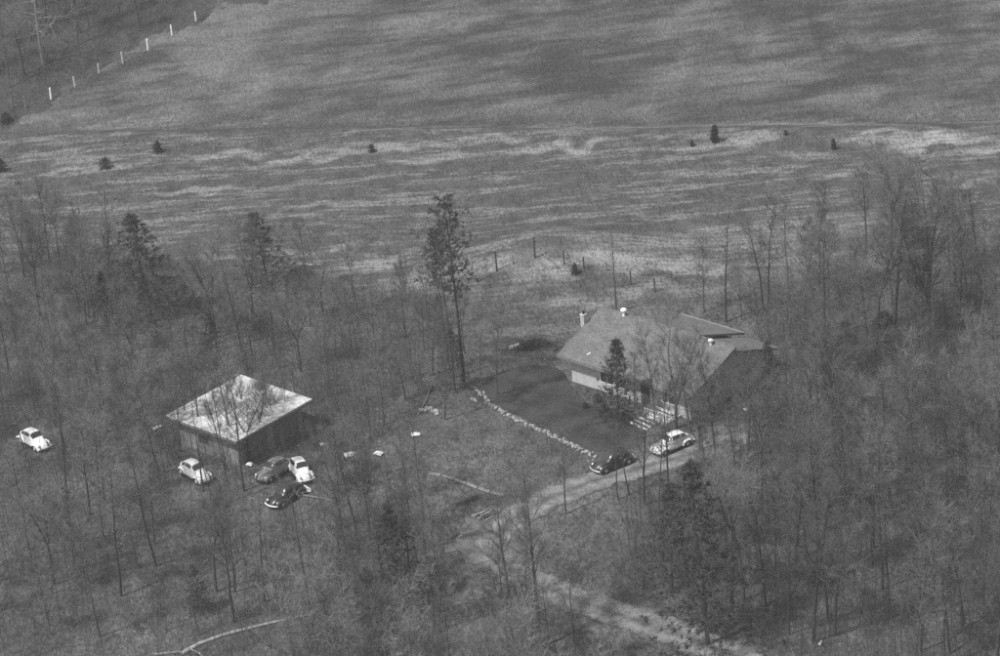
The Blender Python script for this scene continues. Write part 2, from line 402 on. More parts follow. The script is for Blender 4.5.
MB().prism([(xa - .06, HD, ZR - .2), (xa - .003, HD, ZR - .2), (xa - .003, 2 * HD, ZE - .2), (xa - .06, 2 * HD, ZE - .2)], [(xa - .06, HD, ZR + .02), (xa - .003, HD, ZR + .02), (xa - .003, 2 * HD, ZE + .02), (xa - .06, 2 * HD, ZE + .02)]).build('rake_board', M['trim'], H)
MB().box((xa + .01, 2 * HD - .0 + .004, ZE - .16), (xb - .01, 2 * HD + .11, ZE + .03)).build('gutter', M['gutter'], H)
MB().prism([(xb - .05, HD, ZR), (xb - .003, HD, ZR), (xb - .003, 2 * HD, ZE), (xb - .05, 2 * HD, ZE)], [(xb - .05, HD, ZR + .05), (xb - .003, HD, ZR + .05), (xb - .003, 2 * HD, ZE + .05), (xb - .05, 2 * HD, ZE + .05)]).build('rake_flashing', M['gutter'], H)
MB().tube([(0, HD, ZR + .0), (HL, HD, ZR + .0)], .07, 6).build('ridge_cap', M['shingles'], H)
OV = .85
def zroof(y): return ZE + sl * (y if y <= HD else 2 * HD - y) - TH - .004
def pent(name, x0, x1, ys, drop=0.0):
    bot = [(x0, y, -.3) for y in ys]; top = [(x0, y, zroof(y) - drop) for y in ys]
    V = bot + top + [(x1, y, z) for _, y, z in bot + top]; n = len(ys)
    F = [(i, i + 1, i + 1 + n, i + n) for i in range(n - 1)] + [(i + 2 * n, i + n + 2 * n, i + 1 + n + 2 * n, i + 1 + 2 * n) for i in range(n - 1)]
    F += [(0, n, 3 * n, 2 * n), (n - 1, 3 * n - 1, 4 * n - 1, 2 * n - 1)] + [(i + n, i + 1 + n, i + 1 + 3 * n, i + 3 * n) for i in range(n - 1)]
    return MB().add(V, F).build(name, M['wall'], H)
MB().box((OV, OV, -.3), (HL - OV, OV + .15, zroof(OV))).build('front_wall', M['wall'], H)
pent('gable_wall', HL - OV - .15, HL - OV, [OV + .153, HD, 2 * HD - OV - .153], .40)
MB().box((HL - OV - .149, OV + .16, zroof(OV)), (HL - OV - .002, HD, zroof(OV) + .2)).build('gable_wall', M['wall'], H)
pent('gable_wall', OV, OV + .15, [OV + .153, HD - .2])
MB().box((xa + .1, 2 * HD - OV - .15, -.3), (HL - OV - .151, 2 * HD - OV, zroof(OV) - .42)).build('rear_wall', M['wall'], H)
MB().box((OV, HD - .2, -.3), (xa + .3, HD - .05, ZR - TH - .02)).build('rear_wall', M['wall'], H)
pent('rear_wing_wall', xa + .3, xa + .45, [HD, 2 * HD - OV])
def window(x, z0, w, h, y=OV, parent=H):
    f = MB(); 
    for a_, b_ in (((x, y - .06, z0), (x + w, y - .003, z0 + .07)), ((x, y - .06, z0 + h - .07), (x + w, y - .003, z0 + h)), ((x, y - .06, z0 + .071), (x + .07, y - .003, z0 + h - .071)), ((x + w - .07, y - .06, z0 + .071), (x + w, y - .003, z0 + h - .071)), ((x + w / 2 - .03, y - .055, z0 + .071), (x + w / 2 + .03, y - .003, z0 + h - .071))):
        f.box(a_, b_)
    wd = f.build('window', M['white'], parent)
    MB().box((x + .072, y - .03, z0 + .072), (x + w / 2 - .032, y - .004, z0 + h - .072)).build('pane', M['glass'], wd)
    MB().box((x + w / 2 + .032, y - .03, z0 + .072), (x + w - .072, y - .004, z0 + h - .072)).build('pane', M['glass'], wd)
    return wd
window(4.3, .9, 1.6, 1.15); window(6.6, .9, 1.6, 1.15); window(11.4, .9, 1.5, 1.15)
d = MB().box((9.0, OV - .05, 0), (10.0, OV - .003, 2.08)).build('door', M['darkwood'], H)
MB().ball((9.12, OV - .09, 1.0), .05).build('handle', M['chrome'], d)
for yw in (2.6, 8.8):                                     # windows of the gable end
    g = MB().box((HL - OV + .003, yw, .95), (HL - OV + .06, yw + 1.5, 2.05)).build('window', M['trim'], H)
    MB().box((HL - OV + .061, yw + .08, 1.03), (HL - OV + .066, yw + 1.42, 1.97)).build('pane', M['glass'], g)
# chimney against the left rake, two mushroom vents, a flue pipe on the roof
ch = MB().box((-.50, 3.95, -.3), (-.06, 4.4, 5.05)).build('chimney', M['brick'], H)
MB().box((-.53, 3.92, 5.05), (-.05, 4.43, 5.1)).build('chimney_cap', M['concrete'], ch)
MB().tube([(-.28, 4.18, 5.1), (-.28, 4.18, 5.4)], .11, 8).build('flue', M['dark'], ch)
def vent(x, y, s=1.0):
    z = zroof(y) + TH
    v_ = MB().tube([(x, y, z - .05), (x, y, z + .38 * s)], .13 * s, 10).build('roof_vent', M['white'], H)
    MB().ball((x, y, z + .55 * s), (.30 * s, .30 * s, .19 * s), 12, 6).build('vent_cap', M['white'], v_).data.shade_smooth()
vent(2.85, HD - .25, 1.0); vent(13.1, HD - .55, .8)
MB().tube([(2.4, .9, zroof(.9)), (3.0, 1.2, zroof(1.2) + .25)], .05, 6).build('pipe', M['white'], H)
# porch landing, log steps down to the drive, white railing
MB().box((9.9, -1.2, -.2), (13.6, OV - .004, .26)).build('porch_slab', M['concrete'], H)
rail = empty('porch_railing'); rail.parent = H
MB().box((11.0, -1.14, .95), (13.5, -1.06, 1.02)).build('rail', M['white'], rail)
for k in range(9):
    MB().box((11.0 + k * .3, -1.13, .262), (11.08 + k * .3, -1.07, .948)).build('baluster', M['white'], rail)
MB().box((9.95, -1.13, .262), (10.05, -1.03, zroof(0))).build('porch_post', M['whitewood'], H)
st_ = empty('log_steps', at(653, 420), rz - R(8)); tag(st_, 'flight of pale log steps leading from the house to the drive', 'steps')
for k in range(7):
    MB().tube([(-1.1, -1.7 + k * .48, .04 + k * .08), (1.1, -1.66 + k * .48, .04 + k * .08)], .12, 7).build('step', M['whitewood'], st_)

# ------------------------------------------------------------------ outbuilding
A, rzg, GL = frame_from((165, 416), (236, 442), 2.9); GW = 9.3
G = empty('garage', (A[0], A[1], 0), rzg); tag(G, 'flat outbuilding with a broad pale roof behind bare trees', 'garage')
MB().prism([(0, 0, 2.78), (GL, 0, 2.78), (GL, GW, 2.92), (0, GW, 2.92)], [(0, 0, 2.92), (GL, 0, 2.92), (GL, GW, 3.06), (0, GW, 3.06)]).build('roof', M['roofing'], G)
for i in range(9):
    x = .5 + i * (GL - 1) / 8
    MB().prism([(x - .015, .01, 2.915), (x + .015, .01, 2.915), (x + .015, GW - .01, 3.055), (x - .015, GW - .01, 3.055)], [(x - .01, .01, 2.94), (x + .01, .01, 2.94), (x + .01, GW - .01, 3.08), (x - .01, GW - .01, 3.08)]).build('roof_seam', M['roofing'], G)
MB().box((-.03, -.035, 2.70), (GL + .03, -.003, 2.93)).build('fascia', M['trim'], G)
MB().box((GL + .003, -.03, 2.70), (GL + .04, GW, 2.90)).build('fascia', M['trim'], G)
o_ = .75
MB().box((o_, o_, -.3), (GL - o_, o_ + .15, 2.76)).build('front_wall', M['shedwall'], G)
MB().box((o_, o_ + .152, -.3), (o_ + .15, GW - o_, 2.76)).build('side_wall', M['shedwall'], G)
MB().box((o_ + .152, GW - o_ - .15, -.3), (GL - o_, GW - o_, 2.76)).build('rear_wall', M['shedwall'], G)
for y0, y1 in ((o_ + .152, 1.2), (4.2, 5.0), (8.0, GW - o_ - .152)):
    MB().box((GL - o_ - .15, y0, -.3), (GL - o_ - .002, y1, 2.76)).build('side_wall', M['shedwall'], G)
MB().box((GL - o_ - .14, 1.201, 2.3), (GL - o_ - .01, 7.999, 2.758)).build('door_header', M['trim'], G)
for y0, y1 in ((1.22, 4.18), (5.02, 7.98)):
    d = MB().box((GL - o_ - .12, y0, -.1), (GL - o_ - .07, y1, 2.29)).build('garage_door', M['trim'], G)
    for k in range(3):
        MB().box((GL - o_ - .069, y0 + .1, .05 + k * .75), (GL - o_ - .05, y1 - .1, .70 + k * .75)).build('door_panel', M['trim'], d)
g = MB().box((3.2, o_ - .05, .9), (4.6, o_ - .003, 1.9)).build('window', M['trim'], G)
MB().box((3.28, o_ - .056, .98), (4.52, o_ - .051, 1.82)).build('pane', M['glass'], g)

# ------------------------------------------------------------------ small rounded cars
def interp(tab, x):
    xs, ys = zip(*tab); return float(np.interp(x, xs, ys))
BT = [(-2.0, .42), (-1.93, .62), (-1.75, .82), (-1.4, 1.0), (-.9, 1.02), (.7, 1.0), (1.0, .97), (1.35, .88), (1.65, .74), (1.86, .58), (1.98, .40)]
BWD = [(-2.0, .26), (-1.9, .42), (-1.6, .56), (-1.0, .66), (.4, .67), (1.0, .60), (1.5, .48), (1.8, .34), (1.98, .18)]
CT = [(-1.78, .80), (-1.5, 1.06), (-1.2, 1.24), (-.9, 1.36), (-.5, 1.45), (-.1, 1.485), (.15, 1.475), (.36, 1.42), (.52, 1.30), (.68, 1.14), (.84, .96)]
CW = [(-1.78, .40), (-1.4, .56), (-1.0, .63), (-.3, .655), (.2, .65), (.5, .62), (.84, .55)]
def sec(x, v, top, wid, z0, p=.62, off=0.0):
    c, s_ = math.cos(v), max(math.sin(v), 0.0)
    w = interp(wid, x) + off; h = interp(top, x) + off - z0
    return (x, math.copysign(abs(c) ** p, c) * w, z0 + h * s_ ** p)
def loft(x0, x1, nx_, v0, v1, nv, top, wid, z0, p=.62, off=0.0):
    V = [sec(x0 + (x1 - x0) * i / nx_, v0 + (v1 - v0) * k / nv, top, wid, z0, p, off) for i in range(nx_ + 1) for k in range(nv + 1)]
    F = [(i * (nv + 1) + k, (i + 1) * (nv + 1) + k, (i + 1) * (nv + 1) + k + 1, i * (nv + 1) + k + 1) for i in range(nx_) for k in range(nv)]
    return V, F
CARM = {}
def cmesh(key, fn):
    if key not in CARM: CARM[key] = fn()
    return CARM[key]
def car(paint, loc, rz, label, wheels=True, tilt=(0, 0), bump='chrome', open_side=False):
    E_ = empty('parked_car', loc, 0); E_.rotation_euler = (tilt[0], tilt[1], rz)
    tag(E_, label, 'car', 'small rounded cars about the yard')
    pm = M[paint]
    def part(name, key, fn, m, par=E_, smooth=True):
        return link(name, cmesh((key, m.name), lambda: fn().mesh(name, m, smooth)), par)
    body = part('body', 'body', lambda: MB().add(*loft(-2.0, 1.98, 26, 0, math.pi, 14, BT, BWD, .28)).box((-1.8, -.55, .26), (1.7, .55, .30)), pm)
    cab = part('cabin', 'cabin', lambda: MB().add(*loft(-1.78, .84, 26, 0, math.pi, 16, CT, CW, .80)), pm)
    gm = M['glass']
    part('windscreen', 'ws', lambda: MB().add(*loft(.36, .74, 5, .22 * math.pi, .78 * math.pi, 8, CT, CW, .80, off=.012)), gm, cab)
    part('rear_window', 'rw', lambda: MB().add(*loft(-1.48, -1.12, 4, .36 * math.pi, .64 * math.pi, 6, CT, CW, .80, off=.012)), gm, cab)
    for s_ in (0, 1):
        for x0, x1 in ((-1.12, -.58), (-.50, .30)):
            va, vb = (.10, .31) if s_ == 0 else (.69, .90)
            part('side_window', ('sw', s_, x0), lambda: MB().add(*loft(x0, x1, 5, va * math.pi, vb * math.pi, 4, CT, CW, .80, off=.012)), gm, cab)
    for s_ in (-1, 1):
        for xw, L, nm in ((1.22, .62, 'front_fender'), (-1.18, .60, 'rear_fender')):
            def fen():
                m_ = MB(); V = []; nu, nv = 10, 6
                for i in range(nu + 1):
                    a_ = math.pi * (i / nu) ; 
                    for k in range(nv + 1):
                        q = k / nv; yy = .46 + .31 * q; rr = math.sqrt(max(0, 1 - (q * .93) ** 4))
                        V.append((xw + L * math.cos(a_) * (.55 + .45 * rr), s_ * yy, .26 + (.50 * (.45 + .55 * rr)) * math.sin(a_) ** .8))
                F = [(i * (nv + 1) + k, (i + 1) * (nv + 1) + k, (i + 1) * (nv + 1) + k + 1, i * (nv + 1) + k + 1) for i in range(nu) for k in range(nv)]
                return m_.add(V, F)
            part(nm, (nm, s_), fen, pm, body)
            if wheels:
                w = part('wheel', ('wh', s_, xw), lambda: MB().tube([(xw, s_ * .56, .32), (xw, s_ * .735, .32)], .32, 16), M['tyre'], E_, False)
                part('rim', ('rim', s_, xw), lambda: MB().tube([(xw, s_ * .7, .32), (xw, s_ * .765, .32)], [.2, .15], 12), M['rim'], w, False)
        part('running_board', ('rb', s_), lambda: MB().box((-.65, s_ * .68 - .09, .25), (.68, s_ * .68 + .09, .31)), M['under'], E_, False)
        part('headlight', ('hl', s_), lambda: MB().ball((1.66, s_ * .56, .62), (.13, .11, .12), 10, 6), M['chrome'], E_)
        part('door_handle', ('dh', s_), lambda: MB().box((-.42, s_ * .672 - .02, .93), (-.28, s_ * .672 + .02, .96)), M['chrome'], E_, False)
    for xx, sg in ((1.98, 1), (-2.0, -1)):
        def bmp():
            pts = [(xx + sg * (.10 - .22 * (y / .74) ** 2), y, .42) for y in np.linspace(-.74, .74, 11)]
            return MB().tube(pts, .055, 6)
        part('bumper', ('bp', sg), bmp, M[bump], E_)
    return E_
def heading(p_from, p_to):
    a_, b_ = at(*p_from), at(*p_to); return math.atan2(b_[1] - a_[1], b_[0] - a_[0])
def zat(p, lift=0.0): return (p[0], p[1], float(height(p[0], p[1])) + lift)
car('paint_dark', zat(at(613, 467), .045), heading((630, 462.5), (606, 472.5)), 'dark rounded car with pale bumper parked on the drive below the lawn')
car('paint_white', zat(at(672, 449), .045), heading((690, 441), (664, 452)), 'bright white rounded car parked at the top of the drive by the house')
car('paint_offwhite', zat(at(196, 478), .12), heading((184, 466), (208, 480)), 'off-white rounded car body sitting in dark brush left of the outbuilding', bump='under', tilt=(0, R(2)))
car('paint_white', zat(at(35, 445)), heading((23, 436), (46, 450)), 'white rounded car among bare trees at the far left edge')
car('paint_black', zat(at(287, 500)), heading((299, 491), (277, 505)), 'black rounded car with bright white bumper in the row of old cars', bump='white')
car('paint_white', zat(at(301, 475)), heading((292, 461), (310, 485)), 'white rounded car in the row of old cars beside the outbuilding')
car('paint_grey', zat(at(275, 475)), heading((288, 465), (263, 480)), 'dull grey rounded car between the white car and the outbuilding', bump='under')

# ------------------------------------------------------------------ scrap, stones, timbers, logs
def sheet_panel(p, w, l, rz, tilt, label, m='scrap'):
    V = []; n = 6
    for i in range(n + 1):
        for k in range(n + 1):
            u_, v_ = i / n - .5, k / n - .5
            V.append((u_ * l * (1 - .25 * abs(v_)), v_ * w * (1 - .2 * u_), .16 - .5 * (u_ * u_ + v_ * v_) * .5))
    F = [(i * (n + 1) + k, (i + 1) * (n + 1) + k, (i + 1) * (n + 1) + k + 1, i * (n + 1) + k + 1) for i in range(n) for k in range(n)]
    o = MB().add(V, F).build('scrap_panel', M[m], None, True)
    md_ = o.modifiers.new('thick', 'SOLIDIFY'); md_.thickness = .02
    o.location = zat(at(*p), .12); o.rotation_euler = (tilt, .1, rz)
    return tag(o, label, 'scrap', 'scrap about the yard')
sheet_panel((304, 492), .9, 1.3, .4, .1, 'curved white metal panel lying between the black and white old cars')
sheet_panel((416, 436), .5, .9, .2, .25, 'small white panel alone in the brush right of the outbuilding')
sheet_panel((158, 429), .35, 1.2, .8, .3, 'thin white strip of scrap at the left corner of the outbuilding')
sheet_panel((351, 456), .6, 1.3, .5, .35, 'left one of two pale scrap pieces right of the outbuilding')
sheet_panel((379, 455), .7, .9, 1.1, .2, 'right one of two pale scrap pieces right of the outbuilding')
sheet_panel((323, 446), .4, .7, .3, .3, 'small bright scrap piece just above the white old car')
sheet_panel((746, 411), .35, .6, .9, .5, 'small pale scrap piece at the foot of the gable wall')
sheet_panel((820, 645), .25, .8, 1.2, .9, 'white sliver of scrap in the woods at lower right')
sheet_panel((832, 366), .25, .5, .2, .3, 'tiny pale scrap piece in the woods right of the house')
sheet_panel((833, 387), .5, .7, 1.2, .3, 'pale scrap heap in the woods right of the house')
sheet_panel((250, 466), .5, .7, 1.2, .3, 'pale scrap piece between off-white car and grey car')

stone_meshes = []
for k in range(7):
    q = random.Random(k + 50); stone_meshes.append(MB().ball((0, 0, 0), (1, .8, .62), 7, 5, .16, q).mesh('stone', M['stone']))
def stone_row(name, pts, label, n, size, cat):
    E_ = empty(name, at(*pts[0])); tag(E_, label, cat)
    L = smooth_line(poly(pts), 2); seg = np.hypot(*(L[1:] - L[:-1]).T); cum = np.concatenate([[0], np.cumsum(seg)])
    for i in range(n):
        s_ = cum[-1] * (i + rnd.uniform(.1, .9)) / n
        x = np.interp(s_, cum, L[:, 0]) + rnd.gauss(0, .12); y = np.interp(s_, cum, L[:, 1]) + rnd.gauss(0, .14)
        r = size * rnd.uniform(.6, 1.35)
        o = link('stone', stone_meshes[i % 7], E_, Vector(zat((x, y), r * .35)) - E_.location)
        o.scale = (r, r, r); o.rotation_euler = (rnd.uniform(-.3, .3), rnd.uniform(-.3, .3), rnd.uniform(0, 6.3))
    return E_
stone_row('stone_edging', [(475, 389), (484, 396), (490, 406), (506, 414), (525, 424), (545, 433), (565, 442), (590, 454)], 'low row of pale stones edging the dark lawn', 200, .15, 'stone edging')
stone_row('stone_edging', [(590, 452), (596, 458), (588, 464)], 'loose pale stones at the drive end of the lawn edge', 8, .13, 'stone edging')
stone_row('rock_heap', [(472, 400), (476, 402)], 'few pale rocks just below the upper end of the stone edging', 6, .22, 'rocks')
stone_row('rock_heap', [(420, 412), (432, 408), (436, 414)], 'loose pale rocks in brush left of the stone edging', 16, .25, 'rocks')
def timber_row(pts, label, n, r=.13, m='greywood'):
    L = smooth_line(poly(pts), 2); E_ = empty('timber_edging', zat(L[0])); tag(E_, label, 'timber edging')
    seg = np.hypot(*(L[1:] - L[:-1]).T); cum = np.concatenate([[0], np.cumsum(seg)])
    for i in range(n):
        a_ = cum[-1] * (i + .04) / n; b_ = cum[-1] * (i + .96) / n
        pa = np.array(zat((np.interp(a_, cum, L[:, 0]), np.interp(a_, cum, L[:, 1])), .1)); pb = np.array(zat((np.interp(b_, cum, L[:, 0]), np.interp(b_, cum, L[:, 1])), .1))
        o_ = np.array(E_.location)
        MB().tube([pa - o_, (pa + pb) / 2 - o_ + np.array([0, 0, rnd.uniform(-.03, .03)]), pb - o_], r * rnd.uniform(.8, 1.2), 6).build('timber', M[m], E_)
timber_row([(428, 474), (448, 478), (470, 486), (490, 494), (505, 497)], 'weathered timbers edging the bank left of the drive', 6)
timber_row([(456, 506), (468, 501), (478, 498)], 'short dark timber edging left of the drive bend', 2, .18, 'darkwood')
timber_row([(540, 425), (562, 438), (566, 456)], 'thin dark timbers curving below the stone edging', 4, .07, 'darkwood')
def log(pts, r0_, r1_, label, m='pale_bark', lift=.12, forks=()):
    P_ = [np.array(zat(at(*p), lift)) for p in pts]; o0 = P_[0]
    E_ = empty('fallen_log', o0); tag(E_, label, 'log')
    n = len(P_); MB().tube([p - o0 for p in P_], [r0_ + (r1_ - r0_) * i / (n - 1) for i in range(n)], 7).build('trunk', M[m], E_, True)
    for f in forks:
        Q = [np.array(zat(at(*p), lift + .1 * i)) - o0 for i, p in enumerate(f)]
        MB().tube(Q, [.07, .05, .03][:len(Q)], 5).build('branch', M[m], E_, True)
log([(316, 615), (290, 620), (260, 627), (225, 636), (200, 645), (182, 655)], .09, .19, 'long pale fallen tree trunk lying at lower left', forks=[[(186, 653), (170, 655), (152, 658)], [(190, 650), (200, 656), (206, 663)]])
log([(300, 496), (325, 500), (345, 506)], .08, .12, 'thin pale log on the ground right of the old cars', 'greywood')
log([(396, 470), (403, 468), (412, 468)], .15, .15, 'short pale log beside a bare trunk in the brush', 'greywood')
log([(418, 416), (426, 402), (432, 386)], .05, .08, 'slanting pale pole lying in brush left of the stone edging', 'greywood')
log([(300, 265), (312, 266), (322, 266)], .12, .14, 'pale log on the meadow edge above the outbuilding', 'pale_bark')
for (x, y, a_, lab) in ((487, 516, .5, 'small heap of pale planks at the drive bend'),):
    p = zat(at(x, y), .03); E_ = empty('plank_heap', p, a_); tag(E_, lab, 'planks')
    for k in range(9):
        l = rnd.uniform(.6, 1.3); yy = rnd.uniform(-.7, .7); zz = .03 + .05 * k; an = rnd.uniform(-.35, .35); dx, dy = math.cos(an) * l, math.sin(an) * l
        MB().prism([(-dx, yy - dy - .07, zz), (dx, yy + dy - .07, zz), (dx, yy + dy + .07, zz), (-dx, yy - dy + .07, zz)], [(-dx, yy - dy - .07, zz + .04), (dx, yy + dy - .07, zz + .04), (dx, yy + dy + .07, zz + .04), (-dx, yy - dy + .07, zz + .04)]).build('plank', M['gutter'], E_)
# brush heap behind the lawn
hp = at(530, 347); E_ = empty('brush_heap', hp); tag(E_, 'dark heap of brush with a pale log end behind the lawn', 'brush heap')
m_ = MB()
for k in range(160):
    a_ = rnd.uniform(0, 6.28); x = rnd.gauss(0, 1.1); y = rnd.gauss(0, .5); z = abs(rnd.gauss(0, .35)); l = rnd.uniform(.4, 1.0)
    m_.tube([(x - math.cos(a_) * l, y - math.sin(a_) * l * .5, max(z - .2, 0)), (x + math.cos(a_) * l, y + math.sin(a_) * l * .5, z + .15)], rnd.uniform(.015, .05), 4)
m_.build('branches', M['bark'], E_)
MB().tube([(-1.9, -.3, .22), (-1.0, .1, .25)], .2, 9).build('log', M['pale_bark'], E_)

# ------------------------------------------------------------------ fences
def fence(label, posts, m, wires=2, r=.06, brace=()):
    P_ = [(at(x, y), h, mm) for x, y, h, mm in posts]; o0 = P_[0][0]
    E_ = empty('wire_fence', o0); tag(E_, label, 'fence')
    for p, h, mm in P_:
        lx, ly = rnd.gauss(0, .03), rnd.gauss(0, .03); q = p - o0; rr = r * rnd.uniform(.85, 1.25) * (1.35 if h > 1.8 else 1)
        MB().tube([(q[0], q[1], q[2] - .3), (q[0] + lx, q[1] + ly, q[2] + h)], rr, 7).build('post', M[mm], E_)
    for k in range(wires):
        w = MB()
        for (p, h, _), (p2, h2, _) in zip(P_[:-1], P_[1:]):
            z = .45 + .5 * k; w.tube([p - o0 + np.array([0, 0, z]), (p + p2) / 2 - o0 + np.array([0, 0, z - .05]), p2 - o0 + np.array([0, 0, z])], .005, 3, False)
        w.build('wire', M['wire'], E_)
    for (i, px, py) in brace:
        p, h, mm = P_[i]; b_ = at(px, py)
        MB().tube([b_ - o0, p - o0 + np.array([0, 0, h * .62])], .05, 6).build('brace', M['greywood'], E_)
fence('wire fence with white posts climbing along the dark wood at top left',
      [(12, 108, 1.3, 'greywood'), (26, 108, 1.5, 'greywood'), (51, 99, 1.4, 'whitewood'), (75, 87, 1.3, 'whitewood'), (99, 73, 1.2, 'whitewood'), (123, 63, 1.4, 'whitewood'), (148, 50, 1.4, 'whitewood'), (172, 35, 1.3, 'whitewood'), (196, 21, 1.2, 'whitewood'), (220, 9, 1.2, 'greywood'), (243, -3, 1.2, 'greywood')], None, 2, .085)
fence('wire fence with dark posts and braces along the knoll behind the house',
      [(497, 271, 2.1, 'darkwood'), (513, 264, 1.0, 'greywood'), (535, 258, 2.2, 'darkwood'), (564, 264, 1.4, 'darkwood'), (584, 269, 1.3, 'darkwood'), (607, 271, 1.0, 'greywood'), (631, 285, 1.5, 'darkwood'), (655, 292, 1.5, 'darkwood')], None, 2, .065, [(0, 477, 283), (2, 557, 265)])

# ------------------------------------------------------------------ trees
def rv(q, s=1.0): return Vector((q.gauss(0, s), q.gauss(0, s), q.gauss(0, s)))
def limb(q, p, d, L, r, n, wob, up, tip=.25):
    P_ = [p.copy()]; d = d.normalized()
    for i in range(n):
        d = (d + rv(q, wob) + Vector((0, 0, up))).normalized(); P_.append(P_[-1] + d * (L / n))
    return P_, [r * (1 - (1 - tip) * i / n) for i in range(n + 1)]
def along(P_, t_):
    k = min(int(t_ * (len(P_) - 1)), len(P_) - 2); f = t_ * (len(P_) - 1) - k
    return P_[k].lerp(P_[k + 1], f), (P_[k + 1] - P_[k]).normalized()
def bare_tree(seed, h=13.0, r=.14, first=.38, nl=16, spread=.8, llen=.30, up=.10, sub=5, tw=6, fork=0, twr=.011, tmat='bark', cmat='twig', lean=.02):
    q = random.Random(seed); T, C = MB(), MB()
    trunks = []
    P_, Rr = limb(q, Vector((0, 0, -.3)), Vector((q.gauss(0, lean), q.gauss(0, lean), 1)), h, r, 9, .035, .03, .15)
    if fork:
        k = fork; base = P_[:k + 1]; T.tube(base, Rr[:k + 1], 7, False)
        for s_ in range(q.choice((2, 2, 3))):
            a_ = q.uniform(0, 6.28) ; d = Vector((math.cos(a_) * .42, math.sin(a_) * .42, 1))
            L = h * (1 - k / 9) * q.uniform(.8, 1.05); B_, br_ = limb(q, base[-1], d, L, Rr[k] * .8, 6, .06, .08, .15)
            T.tube(B_, br_, 6, False); trunks.append((B_, Rr[k] * .7, L / h, 0.05))
    else:
        T.tube(P_, Rr, 7, False); trunks.append((P_, r, 1.0, first))
    for B_, rr, fr, f0 in trunks:
        for i in range(max(5, int(nl * fr + .5))):
            t_ = f0 + (.97 - f0) * (i + q.random()) / max(5, int(nl * fr + .5)); t_ = min(t_, .98)
            p, d = along(B_, t_); a_ = i * 2.4 + q.uniform(-.5, .5)
            s = spread * q.uniform(.7, 1.3)
            dd = Vector((math.cos(a_) * s, math.sin(a_) * s, q.uniform(.45, .9)))
            L = h * llen * (1.15 - .75 * t_) * q.uniform(.6, 1.25)
            lr = max(rr * (1.05 - t_) * .42, .018)
            b1, r1 = limb(q, p, dd, L, lr, 4, .14, up, .3); T.tube(b1, r1, 5, False)
            for j in range(sub):
                p2, d2 = along(b1, q.uniform(.2, 1.0)); L2 = L * q.uniform(.3, .6)
                b2, r2 = limb(q, p2, d2 + rv(q, .55), L2, max(lr * .4, .011), 3, .18, up, .5); C.tube(b2, r2, 3, False)
                for k in range(tw):
                    p3, d3 = along(b2, q.uniform(.15, 1.0))
                    b3, r3 = limb(q, p3, d3 + rv(q, .6), q.uniform(.35, 1.0) * min(1.2, h * .09), twr, 2, .2, up, .5); C.tube(b3, r3, 3, False)
    return T.mesh('trunk', M[tmat], True), C.mesh('crown', M[cmat], True), h
def conifer(seed, h, r, w, first=.1, whorls=22, per=5, clump=5, needles=16, nl=.26, droop=-.05, shape='cone'):
    q = random.Random(seed); T, C = MB(), MB()
    P_, Rr = limb(q, Vector((0, 0, -.3)), Vector((q.gauss(0, .02), q.gauss(0, .02), 1)), h, r, 8, .015, .03, .12); T.tube(P_, Rr, 7, False)
    for i in range(whorls):
        t_ = first + (.985 - first) * i / (whorls - 1); p, _ = along(P_, min(t_, .985)); u_ = (t_ - first) / (1 - first)
        if shape == 'cone': ww = w * (1 - u_) ** .8 + .12
        elif shape == 'pine': ww = w * (1 - u_) ** .6 * q.uniform(.45, 1.2) + .2
        else: ww = w * math.sqrt(max(.02, 1 - (2 * u_ - .8) ** 2 * .7)) * (1 - u_ ** 5) + .08
        for k in range(per):
            a_ = i * 1.1 + k * 6.283 / per + q.uniform(-.35, .35); L = ww * q.uniform(.65, 1.15)
            b1, r1 = limb(q, p, Vector((math.cos(a_), math.sin(a_), q.uniform(-.1, .35))), L, max(.012, r * .22 * (1 - u_)), 3, .08, droop, .3)
            T.tube(b1, r1, 3, False)
            for c in range(clump):
                p2, d2 = along(b1, min(1, .25 + .75 * (c + q.random()) / clump)); p2 = p2 + Vector((q.gauss(0, .06 + .11 * L), q.gauss(0, .06 + .11 * L), q.gauss(0, .04 + .02 * L)))
                for n_ in range(needles):
                    d = (d2 * .5 + rv(q, .6)); d.normalize(); s_ = d.cross(rv(q)); s_ = s_.normalized() * .03 * q.uniform(.7, 1.5); l = nl * q.uniform(.6, 1.3)
                    o_ = p2 + rv(q, .04); C.add([o_ - s_, o_ + s_, o_ + d * l], [(0, 1, 2)])
    return T.mesh('trunk', M['bark']), C.mesh('crown', M['needle']), h

TALL = [bare_tree(100 + i, 13.5 + (i % 3), .155 + .02 * (i % 3), .36 + .05 * (i % 2), 19 + i % 4, .8, .25, .10, 6, 9) for i in range(7)]
FORK = [bare_tree(200 + i, 12.5, .17, .3, 20, .8, .26, .10, 6, 9, fork=3 + i % 3) for i in range(4)]
THIN = [bare_tree(300 + i, 9.5, .085, .30, 15, .65, .22, .14, 5, 8) for i in range(5)]
VASE = [bare_tree(400 + i, 11, .17, .2, 20, 1.0, .30, .16, 6, 7, fork=2) for i in range(2)]
POLE = [bare_tree(500 + i, 10, .11, .5, 9, .6, .12, .1, 3, 4) for i in range(3)]
SNAG = [bare_tree(550 + i, 7, .14, .6, 6, .6, .10, .1, 1, 2) for i in range(2)]
PALE = bare_tree(600, 9.5, .2, .28, 16, 1.7, .50, -.03, 7, 6, tmat='pale_twig', cmat='pale_twig', twr=.011)
BUSHY = [bare_tree(700 + i, 7.5, .05, .08, 22, .55, .42, .16, 6, 9) for i in range(4)]
PBUSH = [bare_tree(750 + i, 8, .06, .1, 22, .6, .42, .16, 6, 9, cmat='pale_twig', twr=.012) for i in range(3)]
PINE = [conifer(800 + i, 15, .15, 3.2, .52 + .08 * i, 17, 3, 8, 9, .30, .06, 'pine') for i in range(2)]
